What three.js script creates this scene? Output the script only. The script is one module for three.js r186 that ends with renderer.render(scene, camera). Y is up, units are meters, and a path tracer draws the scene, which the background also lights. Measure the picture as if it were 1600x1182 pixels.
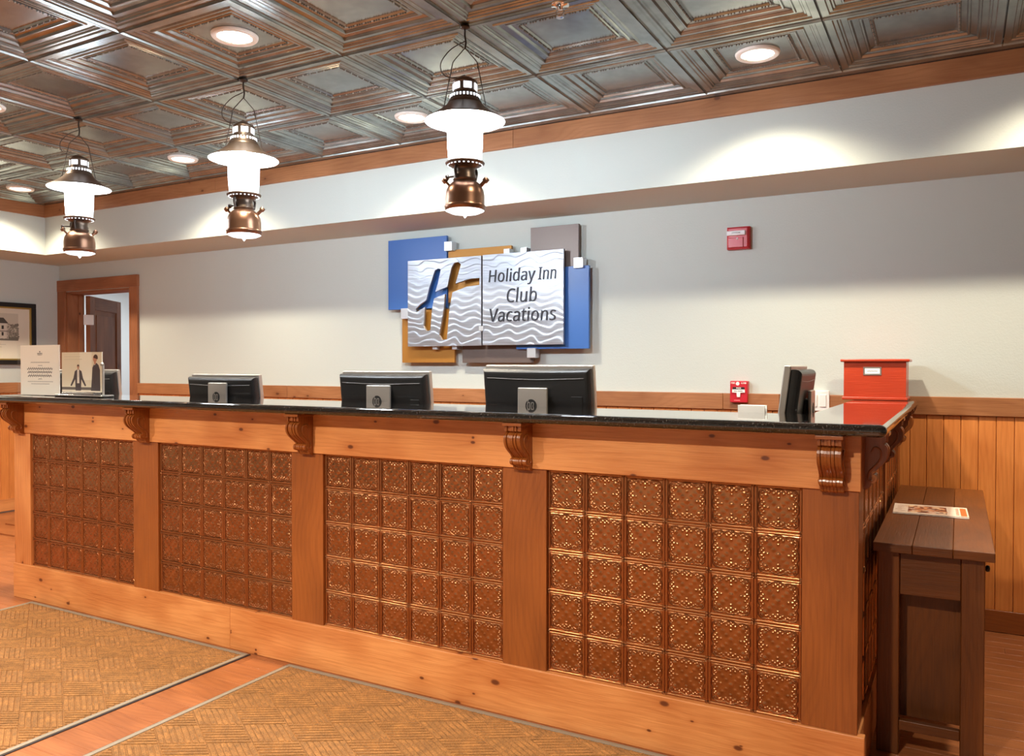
import * as THREE from 'three';
import { RoundedBoxGeometry } from 'three/addons/geometries/RoundedBoxGeometry.js';
import { mergeGeometries } from 'three/addons/utils/BufferGeometryUtils.js';
import { TextGeometry } from 'three/addons/geometries/TextGeometry.js';
import { FontLoader } from 'three/addons/loaders/FontLoader.js';
import { RectAreaLightUniformsLib } from 'three/addons/lights/RectAreaLightUniformsLib.js';

// ------------------------------------------------------------------ camera, exposure, large lights
RectAreaLightUniformsLib.init();
const scene = new THREE.Scene();
scene.background = new THREE.Color(0x000000);
const camera = new THREE.PerspectiveCamera(50.33, 1600 / 1182, 0.05, 60);
camera.position.set(0.265, 1.351, 2.711);
camera.rotation.order = 'YXZ';
camera.rotation.set(THREE.MathUtils.degToRad(-0.889), THREE.MathUtils.degToRad(28.979), THREE.MathUtils.degToRad(0.04));
const renderer = new THREE.WebGLRenderer();
renderer.toneMapping = THREE.LinearToneMapping;
renderer.toneMappingExposure = 1.3;
renderer.shadowMap.enabled = true;

const CAN_POWER = 10, LOBBY_POWER = 23, CAN_ANGLE = 1.15, CAN_PENUMBRA = 0.6;
const CAN_COLOR = new THREE.Color(1.0, 0.87, 0.67), LOBBY_COLOR = new THREE.Color(1.0, 0.9, 0.76);
const LANTERN_POWER = 2.0;
const LANTERN_COLOR = new THREE.Color(0.8, 0.9, 1.0);

// room measures (metres)
const T = 0.65087, TX0 = -4.133, TZ0 = 1.18239;          // ceiling tile module and a corner of its grid
const CEIL = 2.755, ZB = -2.049, ZS = -1.515, YS = 2.322, XL = -7.44, XSL = -6.775, XR = TX0 + 13 * T, ZF = TZ0 + 7 * T;
const CT = 1.176;                                        // counter top height

// ------------------------------------------------------------------ helpers
let seed0 = 12345;
function rnd() { seed0 = (seed0 + 0x6d2b79f5) | 0; let t = Math.imul(seed0 ^ (seed0 >>> 15), 1 | seed0); t = (t + Math.imul(t ^ (t >>> 7), 61 | t)) ^ t; return ((t ^ (t >>> 14)) >>> 0) / 4294967296; }
const rr = (a, b) => a + (b - a) * rnd();
const names = {};
function numbered(n) { if (!(n in names)) { names[n] = 0; return n; } names[n]++; return n + '_' + String(names[n]).padStart(3, '0'); }
function tag(o, label, category, group) { o.userData.label = label; o.userData.category = category; if (group) o.userData.group = group; return o; }
function struct(o) { o.userData.kind = 'structure'; return o; }
function mesh(name, geo, mat, parent = scene) {
  const m = new THREE.Mesh(geo, mat); m.castShadow = m.receiveShadow = true;
  m.name = parent === scene ? numbered(name) : name; parent.add(m); return m;
}
function group(name, x = 0, y = 0, z = 0, turn = 0) { const g = new THREE.Group(); g.name = numbered(name); g.position.set(x, y, z); g.rotation.y = turn; scene.add(g); return g; }
// uv in metres from the face direction; grain axis runs along u
function metreUV(g, grain = 'x', ou = 0, ov = 0) {
  if (g.index) g = g.toNonIndexed();
  const p = g.attributes.position, uv = new Float32Array(p.count * 2), gi = { x: 0, y: 1, z: 2 }[grain];
  const a = new THREE.Vector3(), b = new THREE.Vector3(), c = new THREE.Vector3(), n = new THREE.Vector3(), e = new THREE.Vector3();
  for (let i = 0; i < p.count; i += 3) {
    a.fromBufferAttribute(p, i); b.fromBufferAttribute(p, i + 1); c.fromBufferAttribute(p, i + 2);
    n.subVectors(b, a); e.subVectors(c, a); n.cross(e);
    const w = [Math.abs(n.x), Math.abs(n.y), Math.abs(n.z)]; const d = w.indexOf(Math.max(...w));
    let ax = [0, 1, 2].filter((k) => k !== d);
    if (ax[1] === gi) ax.reverse();
    for (let k = 0; k < 3; k++) { const v = [p.getX(i + k), p.getY(i + k), p.getZ(i + k)]; uv[(i + k) * 2] = v[ax[0]] + ou; uv[(i + k) * 2 + 1] = v[ax[1]] + ov; }
  }
  g.setAttribute('uv', new THREE.BufferAttribute(uv, 2));
  return g;
}
function bx(x0, x1, y0, y1, z0, z1, ch = 0.002, grain = null) {
  const w = x1 - x0, h = y1 - y0, d = z1 - z0;
  let g = ch > 0 ? new RoundedBoxGeometry(w, h, d, 1, Math.min(ch, w * 0.45, h * 0.45, d * 0.45)) : new THREE.BoxGeometry(w, h, d);
  g.translate((x0 + x1) / 2, (y0 + y1) / 2, (z0 + z1) / 2);
  const lg = grain || (w >= h && w >= d ? 'x' : h >= d ? 'y' : 'z');
  return metreUV(g, lg, rnd() * 7.3, rnd() * 3.1);
}
// plain box that sits at its own centre (shared by alike pieces)
function cbx(w, h, d, ch, grain) { const g = bx(-w / 2, w / 2, -h / 2, h / 2, -d / 2, d / 2, ch, grain); return g; }
function lathe(pts, seg = 40) { return new THREE.LatheGeometry(pts.map(([r, y]) => new THREE.Vector2(r, y)), seg); }
function tube(pts, r, seg = 24, rs = 8) { return new THREE.TubeGeometry(new THREE.CatmullRomCurve3(pts.map((p) => new THREE.Vector3(...p))), seg, r, rs, false); }
function merged(list) { return mergeGeometries(list.map((g) => { const h = g.index ? g.toNonIndexed() : g.clone(); for (const k of Object.keys(h.attributes)) if (!['position', 'normal', 'uv'].includes(k)) h.deleteAttribute(k); return h; })); }
// nested square mouldings: rings of [inset, height] on a w x h plate facing +z
function nested(w, h, prof) {
  const P = [], U = [];
  const ring = ([d, z]) => [[-w / 2 + d, -h / 2 + d, z], [w / 2 - d, -h / 2 + d, z], [w / 2 - d, h / 2 - d, z], [-w / 2 + d, h / 2 - d, z]];
  const tri = (a, b, c) => { for (const v of [a, b, c]) { P.push(...v); U.push(v[0] / w + 0.5, v[1] / h + 0.5); } };
  for (let i = 0; i + 1 < prof.length; i++) {
    const A = ring(prof[i]), B = ring(prof[i + 1]);
    for (let k = 0; k < 4; k++) { const l = (k + 1) % 4; tri(A[k], A[l], B[l]); tri(A[k], B[l], B[k]); }
  }
  const C = ring(prof[prof.length - 1]); tri(C[0], C[1], C[2]); tri(C[0], C[2], C[3]);
  const g = new THREE.BufferGeometry();
  g.setAttribute('position', new THREE.Float32BufferAttribute(P, 3)); g.setAttribute('uv', new THREE.Float32BufferAttribute(U, 2)); g.computeVertexNormals();
  return g;
}
// tileable value noise
function hash(x, y, s) { let h = Math.imul(x, 374761393) ^ Math.imul(y, 668265263) ^ Math.imul(s, 1274126177); h = Math.imul(h ^ (h >>> 13), 1274126177); return ((h ^ (h >>> 16)) >>> 0) / 4294967296; }
function vn(x, y, px, py, s) {
  const x0 = Math.floor(x), y0 = Math.floor(y); let fx = x - x0, fy = y - y0; fx = fx * fx * (3 - 2 * fx); fy = fy * fy * (3 - 2 * fy);
  const m = (a, n) => ((a % n) + n) % n, X0 = m(x0, px), X1 = m(x0 + 1, px), Y0 = m(y0, py), Y1 = m(y0 + 1, py);
  const a = hash(X0, Y0, s), b = hash(X1, Y0, s), c = hash(X0, Y1, s), d = hash(X1, Y1, s);
  return a + (b - a) * fx + (c - a) * fy + (a - b - c + d) * fx * fy;
}
const clamp = (v, a = 0, b = 1) => Math.min(b, Math.max(a, v));
function dataTex(w, h, f, srgb = true, mw = 1, mh = 1) {
  const d = new Uint8Array(w * h * 4);
  for (let j = 0; j < h; j++) for (let i = 0; i < w; i++) { const c = f((i + 0.5) / w, (j + 0.5) / h); const k = (j * w + i) * 4; d[k] = clamp(c[0], 0, 255); d[k + 1] = clamp(c[1], 0, 255); d[k + 2] = clamp(c[2], 0, 255); d[k + 3] = 255; }
  const t = new THREE.DataTexture(d, w, h); t.magFilter = THREE.LinearFilter; t.minFilter = THREE.LinearMipmapLinearFilter; t.generateMipmaps = true;
  t.wrapS = t.wrapT = THREE.RepeatWrapping; t.repeat.set(1 / mw, 1 / mh); if (srgb) t.colorSpace = THREE.SRGBColorSpace; t.needsUpdate = true; return t;
}
// knotty stained wood, grain along u; period mw x mh metres
function woodTex({ base, dark, knot, nk = 10, s = 1, w = 1024, h = 512, mw = 2.4, mh = 0.6, contrast = 1, rings = 22, blotch = 1 }) {
  const ks = []; for (let i = 0; i < nk; i++) ks.push([hash(i, 1, s) * mw, hash(i, 2, s) * mh, 0.004 + 0.009 * hash(i, 3, s) ** 2]);
  return dataTex(w, h, (u, v) => {
    const x = u * mw; let y = v * mh, km = 0, halo = 0;
    for (const [kx, ky, kr] of ks) {
      let dx = x - kx, dy = y - ky; dx -= Math.round(dx / mw) * mw; dy -= Math.round(dy / mh) * mh;
      const d = Math.hypot(dx * 0.55, dy), g = Math.exp(-((dx * 0.35) ** 2 + dy * dy) / (9 * kr * kr));
      y += Math.sign(dy) * kr * 1.6 * g * (1 - Math.exp(-Math.abs(dy) / kr));
      km = Math.max(km, clamp((kr - d) / (kr * 0.45))); halo = Math.max(halo, Math.exp(-d * d / (5 * kr * kr)));
    }
    const wv = vn(u * 5, v * 4, 5, 4, s + 11), wv2 = vn(u * 12, v * 10, 12, 10, s + 12);
    const ph = (y / mh) * rings + 5 * wv + 1.2 * wv2;
    const ring = 0.5 + 0.5 * Math.sin(6.28318 * ph);
    const fine = vn(u * 24, (y / mh) * 150, 24, 150, s + 3) * 0.6 + vn(u * 60, (y / mh) * 256, 60, 256, s + 4) * 0.4;
    const bl = vn(u * 9, v * 5, 9, 5, s + 5) * 0.6 + vn(u * 22, v * 9, 22, 9, s + 6) * 0.4;
    const k = clamp(0.32 + contrast * (0.14 * (ring ** 3 - 0.3) + 0.34 * (fine - 0.5)) + blotch * 0.75 * (bl - 0.5) + 0.3 * halo);
    return [0, 1, 2].map((c) => { const q = base[c] + (dark[c] - base[c]) * k; return q + (knot[c] - q) * km * 0.85; });
  }, true, mw, mh);
}
function canvasTex(w, h, draw) { const c = document.createElement('canvas'); c.width = w; c.height = h; const g = c.getContext('2d'); draw(g, w, h); const t = new THREE.CanvasTexture(c); t.colorSpace = THREE.SRGBColorSpace; return t; }
const std = (o) => new THREE.MeshStandardMaterial(o);
const phys = (o) => new THREE.MeshPhysicalMaterial(o);

// ------------------------------------------------------------------ materials
const woodBump = dataTex(512, 256, (u, v) => { const q = 255 * (0.5 * vn(u * 12, v * 110, 12, 110, 71) + 0.5 * vn(u * 30, v * 220, 30, 220, 72)); return [q, q, q]; }, false, 1.2, 0.3);
const texAlder = woodTex({ base: [226, 154, 92], dark: [176, 98, 46], knot: [92, 42, 18], nk: 30, s: 3, blotch: 1.35 });
const texStile = woodTex({ base: [162, 90, 36], dark: [114, 58, 19], knot: [70, 30, 10], nk: 5, s: 9, blotch: 0.7 });
const texTrim = woodTex({ base: [176, 120, 78], dark: [126, 76, 42], knot: [88, 44, 20], nk: 12, s: 17 });
const texBead = woodTex({ base: [234, 152, 80], dark: [190, 104, 44], knot: [104, 46, 14], nk: 9, s: 23, blotch: 0.8 });
const texDoor = woodTex({ base: [168, 108, 70], dark: [114, 66, 36], knot: [70, 34, 16], nk: 8, s: 31 });
const texFloor = woodTex({ base: [172, 106, 62], dark: [126, 70, 36], knot: [104, 54, 26], nk: 3, s: 41, contrast: 1.3 });
const texTable = woodTex({ base: [116, 62, 17], dark: [70, 35, 8], knot: [34, 18, 6], nk: 3, s: 53 });
const texRed = woodTex({ base: [196, 68, 36], dark: [160, 44, 20], knot: [150, 36, 16], nk: 3, s: 61, contrast: 0.6 });
const wood = (map, rough = 0.42, coat = 0.25) => phys({ map, roughness: rough, bumpMap: woodBump, bumpScale: 0.0006, clearcoat: coat, clearcoatRoughness: 0.22 });
const M = {};
M.alder = wood(texAlder); M.stile = wood(texStile); M.trim = wood(texTrim, 0.5, 0.1); M.rail = wood(texTrim, 0.42, 0.25); M.bead = wood(texBead, 0.42, 0.25); M.door = wood(texDoor, 0.6, 0);
M.floor = wood(texFloor, 0.38, 0.3); M.table = wood(texTable, 0.42, 0.08); M.red = wood(texRed, 0.35, 0.35); M.corbel = wood(texStile, 0.34, 0.4);
const wallBump = dataTex(256, 256, (u, v) => { const q = 255 * (0.5 * vn(u * 60, v * 60, 60, 60, 81) + 0.5 * vn(u * 120, v * 120, 120, 120, 82)); return [q, q, q]; }, false, 0.4, 0.4);
M.wall = std({ color: 0xc3c9c3, roughness: 0.85, bumpMap: wallBump, bumpScale: 0.0005 });
M.office = std({ color: 0xd8dde0, roughness: 0.85 });
const mottled = dataTex(256, 256, (u, v) => { const q = 0.8 + 0.2 * (0.6 * vn(u * 9, v * 9, 9, 9, 91) + 0.4 * vn(u * 30, v * 30, 30, 30, 92)); return [168 * q, 174 * q, 172 * q]; }, true);
M.tin = std({ map: mottled, metalness: 0.88, roughness: 0.24 });
M.seam = std({ color: 0x2b2622, roughness: 0.7 });
M.granite = phys({ map: dataTex(512, 512, (u, v) => { const a = vn(u * 120, v * 120, 120, 120, 101), b = vn(u * 220, v * 220, 220, 220, 102); const q = a > 0.86 ? 70 : b > 0.9 ? 95 : 14 + 14 * b; return [q, q * 0.97, q * 0.93]; }, true, 0.5, 0.5), roughness: 0.06, clearcoat: 1, clearcoatRoughness: 0.03 });
M.black = std({ color: 0x14110f, roughness: 0.5 });
M.plastic = std({ color: 0x1c1b1b, roughness: 0.38 });
M.silver = std({ color: 0xb9b3ab, metalness: 0.75, roughness: 0.34 });
M.chrome = std({ color: 0xd5d8dc, metalness: 1, roughness: 0.12 });
M.white = std({ color: 0xf0eee8, roughness: 0.5 });
M.paper = std({ color: 0xf2f0ea, roughness: 0.7 });
M.redPlastic = std({ color: 0xc02330, roughness: 0.35 });
M.acrylic = phys({ color: 0xffffff, roughness: 0.03, transmission: 1, thickness: 0, ior: 1.49 });

// embossed relief for the copper tiles: four fleurs, corner scrolls and a leafed cross
const relief = (() => {
  const blobs = [], strokes = [];
  const quad = (x, y, r, a) => { for (const [p, q] of [[x, y], [-x, y], [x, -y], [-x, -y]]) blobs.push([p, q, r, a]); };
  const four = (f) => { for (let k = 0; k < 4; k++) f((x, y) => (k === 0 ? [x, y] : k === 1 ? [-y, x] : k === 2 ? [-x, -y] : [y, -x])); };
  four((t) => {
    const B = (x, y, r, a) => { const [p, q] = t(x, y); blobs.push([p, q, r, a]); };
    B(0, 0.30, 0.034, 1); B(-0.05, 0.345, 0.03, 0.9); B(0.05, 0.345, 0.03, 0.9); B(0, 0.22, 0.028, 0.8); B(-0.10, 0.31, 0.026, 0.8); B(0.10, 0.31, 0.026, 0.8); B(0, 0.385, 0.02, 0.9);
    B(0.16, 0.36, 0.022, 0.9); B(-0.16, 0.36, 0.022, 0.9); B(0.21, 0.33, 0.02, 0.7); B(-0.21, 0.33, 0.02, 0.7);
    B(0.27, 0.27, 0.045, 0.9); B(0.18, 0.18, 0.05, 0.45); B(0.1, 0.1, 0.04, 0.4); B(0.33, 0.33, 0.03, 1); B(0.35, 0.25, 0.022, 0.8); B(0.25, 0.35, 0.022, 0.8);
    const S = (...pts) => strokes.push(pts.map(([x, y]) => t(x, y)));
    S([-0.34, 0.40], [-0.22, 0.41], [-0.13, 0.385], [-0.06, 0.415], [0.06, 0.415], [0.13, 0.385], [0.22, 0.41], [0.34, 0.40]);
    S([0.34, 0.40], [0.385, 0.36], [0.345, 0.31], [0.30, 0.335]); S([-0.34, 0.40], [-0.385, 0.36], [-0.345, 0.31], [-0.30, 0.335]);
  });
  blobs.push([0, 0, 0.045, 0.8]);
  const sd = (x, y, a, b) => { const dx = b[0] - a[0], dy = b[1] - a[1], t = clamp(((x - a[0]) * dx + (y - a[1]) * dy) / (dx * dx + dy * dy)); return Math.hypot(x - a[0] - t * dx, y - a[1] - t * dy); };
  return dataTex(256, 256, (u, v) => {
    const x = u - 0.5, y = v - 0.5; let h = 0;
    for (const [p, q, r, a] of blobs) { const d = ((x - p) ** 2 + (y - q) ** 2) / (r * r); if (d < 4) h = Math.max(h, a * Math.exp(-d * 1.3)); }
    for (const s of strokes) for (let i = 0; i + 1 < s.length; i++) { const d = sd(x, y, s[i], s[i + 1]) / 0.010; if (d < 3) h = Math.max(h, 0.8 * Math.exp(-d * d)); }
    h += 0.05 * vn(u * 14, v * 14, 14, 14, 111);
    return [h * 240, h * 240, h * 240];
  }, false);
})();
const copperTone = dataTex(128, 128, (u, v) => { const q = 0.86 + 0.14 * vn(u * 10, v * 10, 10, 10, 121); return [180 * q, 124 * q, 82 * q]; });
M.copper = std({ map: copperTone, metalness: 0.94, roughness: 0.25, bumpMap: relief, bumpScale: 0.0032 });
M.copperEdge = std({ color: 0xb97a50, metalness: 0.95, roughness: 0.34 });

// ------------------------------------------------------------------ the room
{
  const D0 = -7.333, D1 = -6.345, DT = 2.062, W = 0.175;
  const wall = (a) => bx(...a, 0);
  struct(mesh('wall_back', merged([wall([XL - 0.2, D0, -0.02, CEIL + 0.1, ZB - W, ZB]), wall([D1, XR + 0.2, -0.02, CEIL + 0.1, ZB - W, ZB]), wall([D0, D1, DT, CEIL + 0.1, ZB - W, ZB])]), M.wall));
  struct(mesh('wall_left', wall([XL - 0.2, XL, -0.02, CEIL + 0.1, ZB, ZF + 0.2]), M.wall));
  struct(mesh('wall_right', wall([XR, XR + 0.2, -0.02, CEIL + 0.1, ZB, ZF + 0.2]), M.wall));
  struct(mesh('wall_front', wall([XL, XR, -0.02, CEIL + 0.1, ZF, ZF + 0.2]), M.wall));
  struct(mesh('wall_soffit_back', wall([XL, XR, YS, CEIL + 0.06, ZB, ZS]), M.wall));
  struct(mesh('wall_soffit_left', wall([XL, XSL, YS, CEIL + 0.06, ZS, ZF]), M.wall));
  // ceiling slab and its metal tiles
  const ceil = struct(mesh('ceiling', bx(XL - 0.2, XR + 0.2, CEIL + 0.06, CEIL + 0.2, ZB - W, ZF + 0.2, 0), M.seam));
  const half = [[0, -0.008], [0.003, 0], [0.03, 0], [0.034, 0.005], [0.046, 0.005], [0.05, 0.011], [0.056, 0.011], [0.06, 0.016], [0.082, 0.016], [0.086, 0.011], [0.092, 0.011], [0.097, 0.021], [0.12, 0.026], [0.125, 0.021], [0.131, 0.021], [0.136, 0.03], [0.155, 0.033], [0.16, 0.028], [0.168, 0.028], [0.174, 0.035]];
  const plate = nested(T - 0.003, T - 0.003, half.map(([d, h]) => [d, -h]));
  const studs = [];
  for (let k = 0; k < 4; k++) for (let i = -3; i <= 3; i++) for (const o of [-0.012, 0, 0.012]) {
    const g = new THREE.SphereGeometry(0.0045, 6, 4); g.translate(i * 0.045 + o, T / 2 - 0.164, -0.026); g.rotateZ(k * Math.PI / 2); studs.push(g);
  }
  const tileGeo = merged([plate, ...studs]); tileGeo.rotateX(Math.PI / 2);
  for (let r = -7; r <= 3; r++) for (let c = -4; c <= 12; c++) {
    const m = mesh('ceiling_tile', tileGeo, M.tin, ceil); m.position.set(TX0 + (c + 0.5) * T, CEIL, TZ0 - (r + 0.5) * T);
  }
  mesh('filler_strip', bx(XSL, XR, CEIL, CEIL + 0.02, ZS, TZ0 - 4 * T - 0.002, 0.002), M.tin, ceil);
  mesh('filler_strip', bx(XSL, TX0 - 4 * T - 0.002, CEIL, CEIL + 0.02, TZ0 - 4 * T, ZF, 0.002), M.tin, ceil);
  // wooden band under the ceiling
  const band = (n, arr) => struct(mesh(n, merged(arr), M.trim));
  const y0 = 2.648, y1 = CEIL - 0.002;
  const tb = new THREE.Group(); tb.name = 'trim_1'; struct(tb); scene.add(tb);
  for (const [a, b] of [[XSL + 0.02, -4.6], [-4.598, -2.06], [-2.058, 0.9], [0.902, XR]]) mesh('board', bx(a, b, y0, y1, ZS, ZS + 0.02, 0.002, 'x'), M.trim, tb);
  const tl = new THREE.Group(); tl.name = 'trim_2'; struct(tl); scene.add(tl);
  for (const [a, b] of [[ZS, 0.8], [0.802, 3.2], [3.202, ZF]]) mesh('board', bx(XSL, XSL + 0.02, y0, y1, a, b, 0.002, 'z'), M.trim, tl);

  // wainscot: rail, vertical boards, baseboard on the back wall
  const wb = new THREE.Group(); wb.name = 'trim_3'; struct(wb); scene.add(wb);
  const seams = [D1 + 0.11, -4.4, -2.15, -0.94, -0.62, 2.2, XR];
  for (let i = 0; i + 1 < seams.length; i++) mesh('rail_board', bx(seams[i], seams[i + 1] - 0.0015, 1.095, 1.19, ZB, ZB + 0.028, 0.003, 'x'), M.rail, wb);
  const beads = [0, 1, 2].map(() => cbx(0.0772, 0.985, 0.014, 0.004, 'y'));
  let x = D1 + 0.11, i = 0;
  while (x < XR - 0.1) { const m = mesh('plank', beads[i++ % 3], M.bead, wb); m.position.set(x + 0.0393, 0.6025, ZB + 0.007); x += 0.0785; }
  for (const [a, b] of [[D1 + 0.11, -3], [-2.999, 0.9], [0.901, XR]]) mesh('base_board', bx(a, b, 0, 0.112, ZB, ZB + 0.02, 0.003, 'x'), M.stile, wb);
  // the same on the left wall
  const wl = new THREE.Group(); wl.name = 'trim_4'; struct(wl); scene.add(wl);
  mesh('rail_board', bx(XL, XL + 0.028, 1.095, 1.19, ZB + 0.1, 1.5, 0.003, 'z'), M.rail, wl);
  const lb = beads.map((g) => { const h = g.clone(); h.rotateY(Math.PI / 2); return h; });
  let z = ZB + 0.1; while (z < 1.45) { const m = mesh('plank', lb[i++ % 3], M.bead, wl); m.position.set(XL + 0.007, 0.6025, z + 0.0393); z += 0.0785; }
  mesh('base_board', bx(XL, XL + 0.02, 0, 0.112, ZB + 0.1, 1.5, 0.003, 'z'), M.alder, wl);

  // office seen through the doorway
  struct(mesh('wall_office_back', bx(-10, -5, -0.02, 2.9, -5.2, -5, 0), M.office));
  struct(mesh('wall_office_left', bx(-10.2, -10, -0.02, 2.9, -5.2, ZB - W, 0), M.office));
  struct(mesh('wall_office_right', bx(-5, -4.8, -0.02, 2.9, -5.2, ZB - W, 0), M.office));
  struct(mesh('ceiling_office', bx(-10.2, -4.8, 2.56, 2.7, -5.2, ZB - W - 0.001, 0), M.office));
  struct(mesh('floor_office', bx(-10.2, -4.8, -0.12, 0, -5.2, ZB - W, 0), M.floor));
  const lamp = group('ceiling_panel_light', -8.6, 2.56, -3.9); tag(lamp, 'flat white ceiling panel light of the office behind the open door', 'light');
  mesh('frame', bx(-0.32, 0.32, -0.03, 0, -0.32, 0.32, 0.004), M.white, lamp);
  const glow = mesh('diffuser', bx(-0.29, 0.29, -0.034, -0.028, -0.29, 0.29, 0), std({ color: 0xffffff, emissive: 0xe8f2ff, emissiveIntensity: 4 }), lamp); glow.castShadow = false;
  const ra = new THREE.RectAreaLight(0xf4f6f4, 38, 0.58, 0.58); ra.position.set(0, -0.04, 0); ra.rotation.x = -Math.PI / 2; lamp.add(ra);
  // door casing and jambs
  const dj = new THREE.Group(); dj.name = 'trim_5'; struct(dj); scene.add(dj);
  mesh('casing', bx(XL + 0.002, D0 + 0.006, 0, DT + 0.005, ZB, ZB + 0.024, 0.003, 'y'), M.door, dj);
  mesh('casing', bx(D1 - 0.006, D1 + 0.108, 0, DT + 0.005, ZB, ZB + 0.024, 0.003, 'y'), M.door, dj);
  mesh('head_casing', bx(XL + 0.002, D1 + 0.112, DT + 0.005, DT + 0.112, ZB, ZB + 0.028, 0.003, 'x'), M.door, dj);
  mesh('jamb', bx(D0, D0 + 0.02, 0, DT - 0.02, ZB - W, ZB, 0.002, 'y'), M.door, dj);
  mesh('jamb', bx(D1 - 0.02, D1, 0, DT - 0.02, ZB - W, ZB, 0.002, 'y'), M.door, dj);
  mesh('head_jamb', bx(D0, D1, DT - 0.02, DT, ZB - W, ZB, 0.002, 'x'), M.door, dj);
  mesh('door_stop', bx(D0 + 0.02, D0 + 0.032, 0, DT - 0.02, ZB - 0.15, ZB - 0.11, 0.002, 'y'), M.door, dj);
  // the open leaf
  const leaf = new THREE.Group(); leaf.name = 'door_1'; struct(leaf); scene.add(leaf);
  leaf.position.set(D0 + 0.03, 0.01, ZB - W - 0.03); leaf.rotation.y = Math.atan2(0.78, -0.55);
  const L = 0.82, H = 2.03, th = 0.042;
  mesh('stile', bx(0, 0.12, 0, H, -th / 2, th / 2, 0.003, 'y'), M.door, leaf); mesh('stile', bx(L - 0.12, L, 0, H, -th / 2, th / 2, 0.003, 'y'), M.door, leaf);
  for (const [a, b] of [[0, 0.24], [0.9, 1.05], [H - 0.13, H]]) mesh('rail', bx(0.12, L - 0.12, a, b, -th / 2, th / 2, 0.003, 'x'), M.door, leaf);
  for (const [a, b] of [[0.24, 0.9], [1.05, H - 0.13]]) { const p = mesh('panel', bx(0.12, L - 0.12, a, b, -0.01, 0.01, 0.002, 'y'), M.door, leaf); mesh('raised_field', bx(0.17, L - 0.17, a + 0.05, b - 0.05, -0.017, 0.017, 0.006, 'y'), M.door, p); }
  for (const y of [0.25, 1.02, 1.79]) { const hg = bx(-0.045, 0.045, -0.05, 0.05, -0.003, 0.003, 0.002); hg.rotateY(Math.atan2(7.6, 5) - leaf.rotation.y); hg.translate(-0.03, y, 0.018); mesh('hinge', hg, M.white, leaf); }
  const kn = lathe([[0, 0.075], [0.02, 0.072], [0.03, 0.055], [0.024, 0.035], [0.012, 0.03], [0.012, 0.01], [0.03, 0.006], [0.03, 0]], 20); kn.rotateX(Math.PI / 2); kn.translate(L - 0.06, 0.98, th / 2);
  mesh('knob', kn, M.silver, leaf);

  // floor: slab and the planks that show around the mats and the desk
  const fl = struct(mesh('floor', merged([bx(XL, XR, -0.15, -0.012, ZB, ZF, 0), bx(XL, XR, -0.02, 0, 2.3, ZF, 0)]), M.floor));
  const PW = 0.0835, lens = [0.9, 1.2, 1.5].map((l) => [0, 1].map(() => { const g = cbx(l - 0.001, 0.012, PW - 0.0008, 0.0012, 'x'); return [l, g]; }));
  let row = 0;
  for (let zz = ZB + 0.02; zz < 2.28; zz += PW, row++) {
    let xx = XL + 0.02 - (row * 0.37) % 0.9;
    const spans = zz < -0.15 ? [[XL, -4.5], [-0.3, 1.7]] : zz < 0.05 ? [[XL, 1.7]] : zz < 1.5 ? [[-5.4, -4.2], [-2.7, -2.2], [0.0, 0.9]] : [[-2.7, -2.2]];
    while (xx < 1.7) {
      const [l, g] = lens[Math.floor(rnd() * 3)][Math.floor(rnd() * 2)], a = xx, b = xx + l;
      if (spans.some(([p, q]) => b > p && a < q) && a > XL + 0.01) { const m = mesh('plank', g, M.floor, fl); m.position.set(xx + l / 2, -0.006, zz + PW / 2); }
      xx += l;
    }
  }
}

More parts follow.
